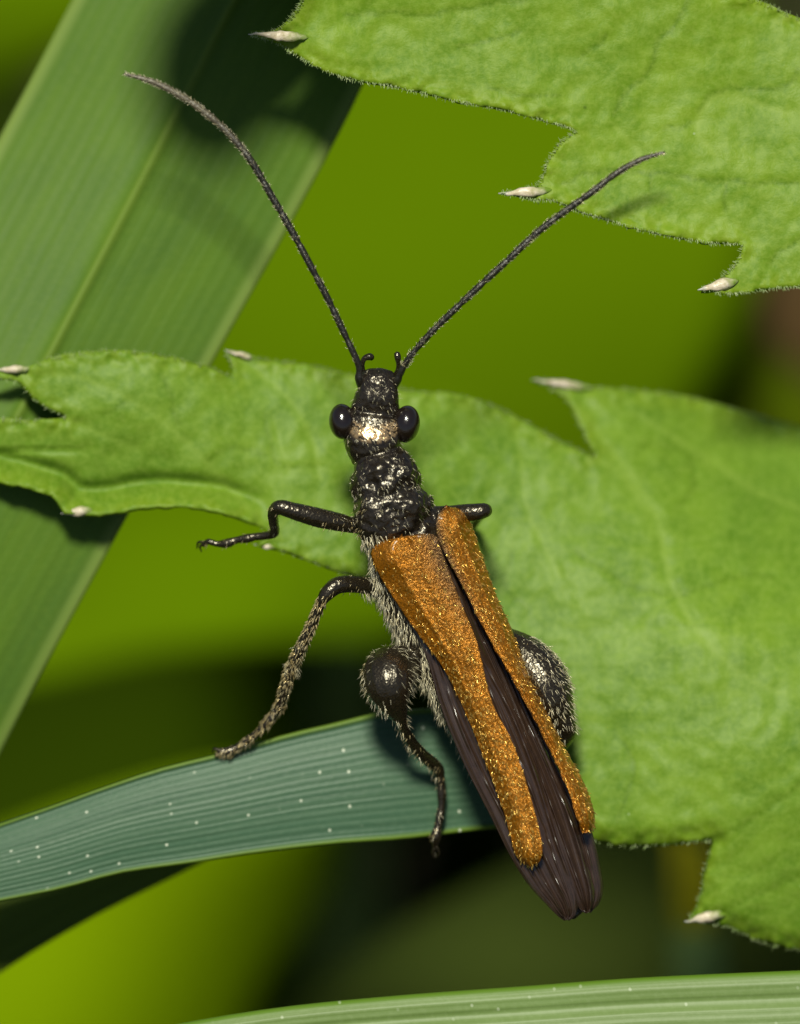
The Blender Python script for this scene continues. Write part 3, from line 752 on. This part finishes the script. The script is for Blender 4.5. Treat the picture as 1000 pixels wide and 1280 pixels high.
# --- eyes
m, nt, _, _ = nmat('compound_eye'); tc = nt.nodes.new('ShaderNodeTexCoord').outputs['Object']
ey = tex(nt, tc, 'vor', 48000)
finish(nt, (.010, .006, .004), rough=.13, spec=.6, bump=ey, bdist=4e-6, bstr=.6, coat=.6); M['eye'] = m
for cx, cy, cz, rx, ry, rz, tilt in ((428, 527, 14, 17, 22.5, 20, .10), (508, 530, 14, 17, 23.5, 20, -.12)):
    V = []; F = []; nu, nvv = 28, 18
    for i in range(nvv + 1):
        th = math.pi * i / nvv
        for j in range(nu):
            ph = 2 * math.pi * j / nu
            x, y, z = rx * math.sin(th) * math.cos(ph), -ry * math.cos(th), rz * math.sin(th) * math.sin(ph)
            V.append((cx + x * math.cos(tilt) - y * math.sin(tilt), -cy + x * math.sin(tilt) + y * math.cos(tilt), cz + z))
    for i in range(nvv):
        for j in range(nu):
            j2 = (j + 1) % nu; F.append((i * nu + j, i * nu + j2, (i + 1) * nu + j2, (i + 1) * nu + j))
    obj('eye', PW(np.array(V)), F, M['eye'], beetle)

# --- antennae and palps
m, nt, _, _ = nmat('antenna_black'); tc = nt.nodes.new('ShaderNodeTexCoord').outputs['Object']
n1 = tex(nt, tc, scale=30000, detail=2)
finish(nt, mix(nt, attr(nt, 'tipness'), mix(nt, ramp(nt, n1, .4, .65), (.008, .007, .005), (.02, .017, .01)), (.09, .075, .05)), rough=.35, spec=.55, bump=n1, bdist=1.2e-5); M['antenna'] = m
ANT = [([(452, 484, 10), (449, 472, 20), (449, 459, 24), (444, 446, 28), (429, 414, 32), (412, 378, 36), (395, 345, 40), (366, 291, 44), (340, 246, 48), (311, 197, 52), (281, 162, 54), (250, 136, 56), (221, 117, 58), (190, 102, 60), (155, 92, 60)], .78),
       ([(492, 484, 10), (498, 472, 20), (504, 459, 26), (515, 443, 32), (535, 420, 38), (560, 395, 44), (600, 357, 50), (635, 325, 54), (670, 292, 58), (705, 265, 62), (740, 240, 66), (770, 217, 68), (800, 200, 70), (831, 190, 70)], .9)]
for pts, fat in ANT:
    p3 = [(x, -y, z) for x, y, z in pts]; kk = np.linspace(0, 1, len(pts))
    r = np.interp(kk, [0, .08, .13, .2, .5, .8, .95, 1], [5.2, 5.8, 4.6, 4.2, 4.6, 4.6, 3.6, 1.5]) * (1.0 if fat < .85 else .95)
    def segm(t): return 1 - .20 * np.exp(-(((t * 11.5) % 1 - .5) / .09) ** 2) * (t > .03)
    v, f = tube(p3, r, 12, 200, mod=segm)
    tn = np.repeat(np.linspace(0, 1, 200), 12); tn = np.r_[tn, 0, 1]
    an = obj('antenna', PW(v), f, M['antenna'], beetle, attrs={'tipness': np.clip((tn - fat + .18) / .22, 0, 1) * (1 if fat < .85 else .35)})
    c = crom(np.array(p3), 400); cnt = 650; i = np.clip((399 * rng.random(cnt) ** (.55 if fat < .85 else .9)).astype(int), 30, 398); tg = np.gradient(c, axis=0)[i]; tg /= np.linalg.norm(tg, axis=1)[:, None]
    rad = rng.normal(size=(cnt, 3)); rad -= tg * (rad * tg).sum(1)[:, None]; rad /= np.linalg.norm(rad, axis=1)[:, None]
    hv, hf = hair_mesh(c[i] + rad * (np.interp(i / 399, kk, r) * .9)[:, None], tg * .9 + rad * .75, rng.uniform(2.5, 5, cnt), rng.uniform(.25, .45, cnt))
    h = obj('antenna_hair', PW(hv), hf, M['silver_hair'], an); h['kind'] = 'stuff'
for L in ([(458, 474, -2, 3.5), (454, 464, 4, 3.2), (453, 455, 8, 3.0), (456, 448, 10, 3.6), (463, 446, 10, 4.6), (465, 449, 8, 3)],
          [(490, 474, -2, 3.5), (497, 464, 4, 3.2), (498, 455, 8, 3.0), (497, 446, 10, 4.4), (496, 441, 10, 3.6)]):
    v, f = tube(*yneg(L), sides=10, n=40); obj('palp', PW(v), f, M['cuticle'], beetle, attrs={'leg': np.ones(len(v))})
# claws on the free feet
for L in ([(256, 680, -70, 2), (250, 683, -76, 1.6), (252, 690, -80, .7)], [(256, 678, -70, 2), (248, 678, -76, 1.6), (246, 686, -82, .7)],
          [(545, 1058, -88, 2), (541, 1066, -92, 1.6), (543, 1072, -98, .7)], [(546, 1058, -88, 2), (549, 1066, -92, 1.6), (547, 1071, -98, .7)],
          [(276, 939, -80, 2.2), (268, 936, -82, 1.7), (266, 941, -90, .7)], [(276, 941, -80, 2.2), (270, 944, -82, 1.7), (270, 948, -90, .7)]):
    v, f = tube(*yneg(L), sides=8, n=14); obj('claw', PW(v), f, M['cuticle'], beetle, attrs={'leg': np.ones(len(v))})

# --- wing cases
def shell(outer, inner, zprof, nt_=150, ns=40):
    a = crom(np.array([(x, -y, 0) for x, y in outer]), nt_); b = crom(np.array([(x, -y, 0) for x, y in inner]), nt_)
    T, S = np.meshgrid(np.linspace(0, 1, nt_), np.linspace(0, 1, ns), indexing='ij')
    G = a[:, None] * (1 - S)[..., None] + b[:, None] * S[..., None]
    G[..., 2] = zprof(T, S, G[..., 0], -G[..., 1])
    V = G.reshape(-1, 3); F = []
    for i in range(nt_ - 1):
        for j in range(ns - 1): F.append((i * ns + j, (i + 1) * ns + j, (i + 1) * ns + j + 1, i * ns + j + 1))
    nn = np.cross(V[F[len(F) // 2][1]] - V[F[len(F) // 2][0]], V[F[len(F) // 2][3]] - V[F[len(F) // 2][0]])
    if nn[2] < 0: F = [q[::-1] for q in F]
    return V, F, T.ravel(), S.ravel()

m, nt, _, _ = nmat('wing_case_orange'); uv = uvn(nt); tc = nt.nodes.new('ShaderNodeTexCoord').outputs['Object']
sp = nt.nodes.new('ShaderNodeSeparateXYZ'); nt.links.new(uv, sp.inputs[0]); tt, ss = sp.outputs[0], sp.outputs[1]
gr = tex(nt, tc, scale=30000, detail=3, rough=.7); gm = tex(nt, tc, scale=5000, detail=3); vv = tex(nt, tc, 'vor', 24000)
colr = mix(nt, ramp(nt, gm, .35, .65), (.44, .15, .005), (.33, .12, .006))
colr = mix(nt, math_(nt, 'MULTIPLY', ramp(nt, gr, .43, .66), .8), colr, (.085, .036, .006))
colr = mix(nt, math_(nt, 'MULTIPLY', attr(nt, 'suture'), .9), colr, (.055, .030, .016))
hgt = math_(nt, 'ADD', math_(nt, 'MULTIPLY', gr, .6), math_(nt, 'MULTIPLY', vv, .5))
finish(nt, colr, rough=.25, spec=.7, bump=hgt, bdist=3.0e-5, bstr=.9, metallic=.45, coat=.2, spectint=(1.0, .8, .4)); M['elytron'] = m

def zl(T, S, x, y):
    zi = 46 - 2 * T; zo = 24 + 6 * T
    z = zo + (zi - zo) * np.sin(S * math.pi / 2) ** .8
    z += (10 + 3 * (1 - T)) * np.sin(np.clip(S, 0, 1) * math.pi) * (.6 + .4 * T)
    z += 9 * np.exp(-(((x - 484) / 16) ** 2 + ((y - 699) / 20) ** 2))           # shoulder
    z -= 10 * np.exp(-((T) / .035) ** 2)                                         # base bends down
    z -= 12 * np.exp(-((T - 1) / .03) ** 2)
    for s0, a in ((.33, 2.6), (.66, 2.2)): z += a * np.exp(-((S - s0) / .05) ** 2) * np.clip(1.2 - T, 0, 1)
    z += 2.2 * np.exp(-((S) / .05) ** 2) + 2.2 * np.exp(-((S - 1) / .05) ** 2)
    return z
def zr(T, S, x, y):
    # S = 0 outer right edge, 1 suture
    zi = 46 - 4 * T; zo = 0 + 8 * T
    z = zo + (zi - zo) * np.sin(S * math.pi / 2) ** .7
    z += 6 * np.sin(S * math.pi)
    z -= 10 * np.exp(-((T) / .035) ** 2) + 8 * np.exp(-((T - 1) / .03) ** 2)
    z += 7 * np.exp(-(((x - 574) / 12) ** 2 + ((y - 655) / 16) ** 2))
    for s0, a in ((.35, 2.4), (.7, 2.0)): z += a * np.exp(-((S - s0) / .06) ** 2)
    z += 2.4 * np.exp(-((S - 1) / .06) ** 2)
    return z
EL_L = dict(outer=[(500, 672), (476, 677), (464, 688), (467, 705), (485, 738), (521, 791), (554, 836), (582, 893), (611, 965), (631, 1020), (643, 1066), (652, 1079), (661, 1083)],
            inner=[(505, 671), (528, 667), (545, 670), (552, 688), (578, 757), (596, 802), (616, 880), (640, 926), (660, 985), (674, 1036), (678, 1062), (674, 1078), (664, 1083)])
EL_R = dict(outer=[(566, 634), (578, 636), (587, 650), (600, 685), (620, 742), (640, 787), (657, 832), (681, 884), (705, 933), (730, 978), (743, 1016), (742, 1035), (735, 1041)],
            inner=[(560, 634), (549, 641), (545, 660), (553, 686), (580, 736), (600, 776), (622, 816), (646, 856), (670, 900), (694, 949), (714, 998), (724, 1028), (731, 1041)])
def scatter(V, F, count, r, wfun=None):
    q = np.array([f[:3] for f in F] + [(f[0], f[2], f[3]) for f in F if len(f) == 4])
    a, b, c = V[q[:, 0]], V[q[:, 1]], V[q[:, 2]]; nr = np.cross(b - a, c - a); ar = np.linalg.norm(nr, axis=1)
    w = ar.copy()
    if wfun is not None: w = w * wfun((a + b + c) / 3, nr / (ar[:, None] + 1e-9))
    i = r.choice(len(q), count, p=w / w.sum()); u = r.random((count, 2)); fl = u.sum(1) > 1; u[fl] = 1 - u[fl]
    return a[i] + (b - a)[i] * u[:, :1] + (c - a)[i] * u[:, 1:], nr[i] / (ar[i][:, None] + 1e-9)
AX = np.array([185.0, -480.0, -20.0]); AX /= np.linalg.norm(AX)
for D, zp, seed in ((EL_L, zl, 1), (EL_R, zr, 2)):
    V, F, T, S = shell(D['outer'], D['inner'], zp)
    V = V + np.column_stack([np.zeros(len(V)), np.zeros(len(V)), fbm(V, .09, seed) * 1.6 + fbm(V, .25, seed) * .8])
    sut = np.clip(np.exp(-((S - 1) / (.28 if seed == 1 else .2)) ** 2) * np.clip((.42 - T) / .25, 0, 1), 0, 1)
    e = obj('elytron', PW(V), F, M['elytron'], beetle, uv=np.column_stack([T, S]), attrs={'suture': sut}, label='narrow orange-brown wing case with golden down')
    solid(e, 4 * PX, -1)
    r = np.random.default_rng(seed)
    cnt = 1000 if seed == 1 else 1000
    pt, nr = scatter(V, F, cnt, r, (lambda c, n_: .25 + .75 * np.clip((-c[:, 1] - 700) / 160, 0, 1)) if seed == 1 else None)
    d = AX * 1.0 + nr * r.uniform(.12, .6, cnt)[:, None] + r.normal(size=(cnt, 3)) * .22
    hv, hf = hair_mesh(pt, d, 3 + 5 * r.random(cnt) ** 2, r.uniform(.25, .7, cnt))
    h = obj('pubescence', PW(hv), hf, M['gold_hair'], e); h['kind'] = 'stuff'

# --- hind wings, folded, seen between and beside the wing cases
m, nt, _, _ = nmat('hind_wing_brown'); uv = uvn(nt); tc = nt.nodes.new('ShaderNodeTexCoord').outputs['Object']
w1 = tex(nt, uv, scale=1.0, detail=3, stretch=(9, 60, 1)); w2 = tex(nt, tc, scale=9000, detail=3)
colr = mix(nt, ramp(nt, w1, .35, .68), (.026, .014, .008), (.052, .029, .018)); colr = mix(nt, math_(nt, 'MULTIPLY', ramp(nt, w2, .4, .7), .5), colr, (.022, .013, .010))
finish(nt, colr, rough=.24, spec=.6, bump=w1, bdist=1.2e-5, bstr=.8, coat=.7, transl=.12, tcol=(.10, .05, .02), alpha=math_(nt, 'SUBTRACT', 1.0, math_(nt, 'MULTIPLY', attr(nt, 'thin'), .55))); M['wing'] = m
def ridge(T, S, ph):
    z = 0
    for s0, k, a in ((.16, .05, 3.2), (.42, -.06, 3.0), (.60, .04, 3.6), (.80, -.03, 3.4), (.92, .02, 2.6)):
        g_ = np.exp(-((S - s0 - k * T - .012 * np.sin(T * 14 + s0 * 20 + ph[2])) / .020) ** 2)
        z = z + g_ * (a + 2.0 * np.sin(T * 62 + s0 * 31 + ph[3]) * np.sin(T * 37 + ph[0]) + 1.8 * np.sin(T * 30 + s0 * 9))
    return z
def pleats(seed):
    rr = np.random.default_rng(seed); ph = rr.uniform(0, 6, 4)
    return lambda T, S: ridge(T, S, ph) + 6.5 * np.abs(((S * 3.6 + .35 * np.sin(T * 3 + ph[0])) % 1) - .5) + 2.0 * np.abs(((S * 9.3 + .5 * T) % 1) - .5) + 1.5 * np.sin(T * 17 + S * 6 + ph[1])
pl, pr_ = pleats(1), pleats(2)
def zwl(T, S, x, y):
    z = (10 + 8 * T) + 18 * np.sin(np.clip(S * .9, 0, 1) * math.pi / 2) ** 1.0 * (1 - .62 * T) + 4 * np.sin(S * math.pi) * (1 - T)
    return z + pl(T, S) - 8 * np.exp(-((T - 1) / .05) ** 2)
def zwr(T, S, x, y):
    z = (-12 + 18 * T) + 36 * np.sin(np.clip(S, 0, 1) * math.pi / 2) ** .9 * (1 - .55 * T)
    z += 7 * np.exp(-((S - .38) / .06) ** 2) * np.clip((T - .6) / .2, 0, 1)
    return z + pr_(T, S) - 9 * np.exp(-((T - 1) / .04) ** 2)
WL = dict(outer=[(480, 728), (497, 756), (514, 785), (531, 816), (551, 884), (579, 953), (612, 1018), (636, 1067), (661, 1107), (682, 1130), (695, 1143), (706, 1150)],
          inner=[(556, 690), (572, 730), (590, 775), (606, 815), (640, 880), (668, 950), (688, 1010), (703, 1060), (716, 1100), (722, 1126), (720, 1142), (711, 1150)])
WR = dict(outer=[(590, 690), (602, 730), (622, 775), (640, 815), (668, 880), (702, 950), (728, 1005), (743, 1050), (752, 1092), (754, 1112), (749, 1130), (739, 1140)],
          inner=[(545, 688), (560, 730), (576, 775), (594, 815), (622, 880), (648, 950), (668, 1010), (686, 1060), (702, 1098), (714, 1122), (724, 1136), (733, 1141)])
for D, zp, dz in ((WL, zwl, 0), (WR, zwr, -3)):
    V, F, T, S = shell(D['outer'], D['inner'], zp, 170, 64); V[:, 2] += dz
    thin = np.clip((.16 - S) / .14, 0, 1) * np.clip((T - .8) / .08, 0, 1)
    w = obj('hind_wing', PW(V), F, M['wing'], beetle, attrs={'thin': thin}, uv=np.column_stack([T, S]), label='dark brown folded hind wing with glossy pleats'); solid(w, 1.5 * PX, -1)

# --- body hair: silvery on the flank, short on thorax and legs
r = np.random.default_rng(77)
lm = leg[np.array([f[0] for f in faces])]
tri = np.array([f[:3] for f in faces] + [(f[0], f[2], f[3]) for f in faces if len(f) == 4])
cen = (co2[tri[:, 0]] + co2[tri[:, 1]] + co2[tri[:, 2]]) / 3
hp = []
def add_hair(count, wfun, ln, rd, lift, ax=AX, spread=.25, out=None):
    pt, nr = scatter(co2, faces, count, r, wfun)
    d = np.asarray(ax) + nr * r.uniform(lift[0], lift[1], count)[:, None] + r.normal(size=(count, 3)) * spread
    return hair_mesh(pt, d, r.uniform(ln[0], ln[1], count), r.uniform(rd[0], rd[1], count), bend=np.outer(r.uniform(0, 3, count), np.asarray(ax)))
flank = lambda c, n_: ((-c[:, 1] > 668) & (-c[:, 1] < 900) & ((-c[:, 1] < 803) | (c[:, 0] > 524)) & (c[:, 0] < 480 + (-c[:, 1] - 690) * .45 + 22) & (n_[:, 0] < .3) & (c[:, 0] > 452)).astype(float) + 1e-9
flank2 = lambda c, n_: ((-c[:, 1] > 880) & (-c[:, 1] < 1120) & (n_[:, 0] < 0)).astype(float) + 1e-9
thor = lambda c, n_: ((-c[:, 1] < 672) & (c[:, 0] > 425) & (c[:, 0] < 560) & (n_[:, 2] > -.4)).astype(float) + 1e-9
femr = lambda c, n_: (((-c[:, 1] > 795) & (-c[:, 1] < 912) & ((c[:, 0] < 527) | (c[:, 0] > 640)) & (c[:, 2] > -40))).astype(float) * np.where(n_[:, 2] > .55, .12, 1.0) + 1e-9
femr_r = lambda c, n_: ((-c[:, 1] > 795) & (-c[:, 1] < 915) & (c[:, 0] > 650) & (n_[:, 2] > -.2)).astype(float) + 1e-9
legw = lambda c, n_: ((c[:, 0] < 458) & (-c[:, 1] > 620) | (-c[:, 1] > 900) & (c[:, 0] < 562)).astype(float) + 1e-9
mid_t = lambda c, n_: ((c[:, 0] < 410) & (-c[:, 1] > 745)).astype(float) + 1e-9
hv, hf = cat([add_hair(1900, flank, (9, 18), (.3, .6), (.15, .8)), add_hair(300, flank2, (6, 13), (.25, .45), (.4, 1.1)), add_hair(420, thor, (3, 8), (.16, .32), (.3, 1.2), spread=.5),
              add_hair(650, femr, (6, 12), (.14, .26), (.5, 1.3)), add_hair(420, femr_r, (5, 10), (.2, .36), (.3, 1.0))])
h = obj('body_hair', PW(hv), hf, M['silver_hair'], body); h['kind'] = 'stuff'
hv, hf = cat([add_hair(500, legw, (3, 6), (.22, .4), (.2, .7), ax=np.array([-.5, -.8, -.3])), add_hair(800, mid_t, (4, 8), (.3, .6), (.15, .5), ax=np.array([-.35, -.9, -.3]))])
h = obj('leg_hair', PW(hv), hf, M['pale_hair'], body); h['kind'] = 'stuff'
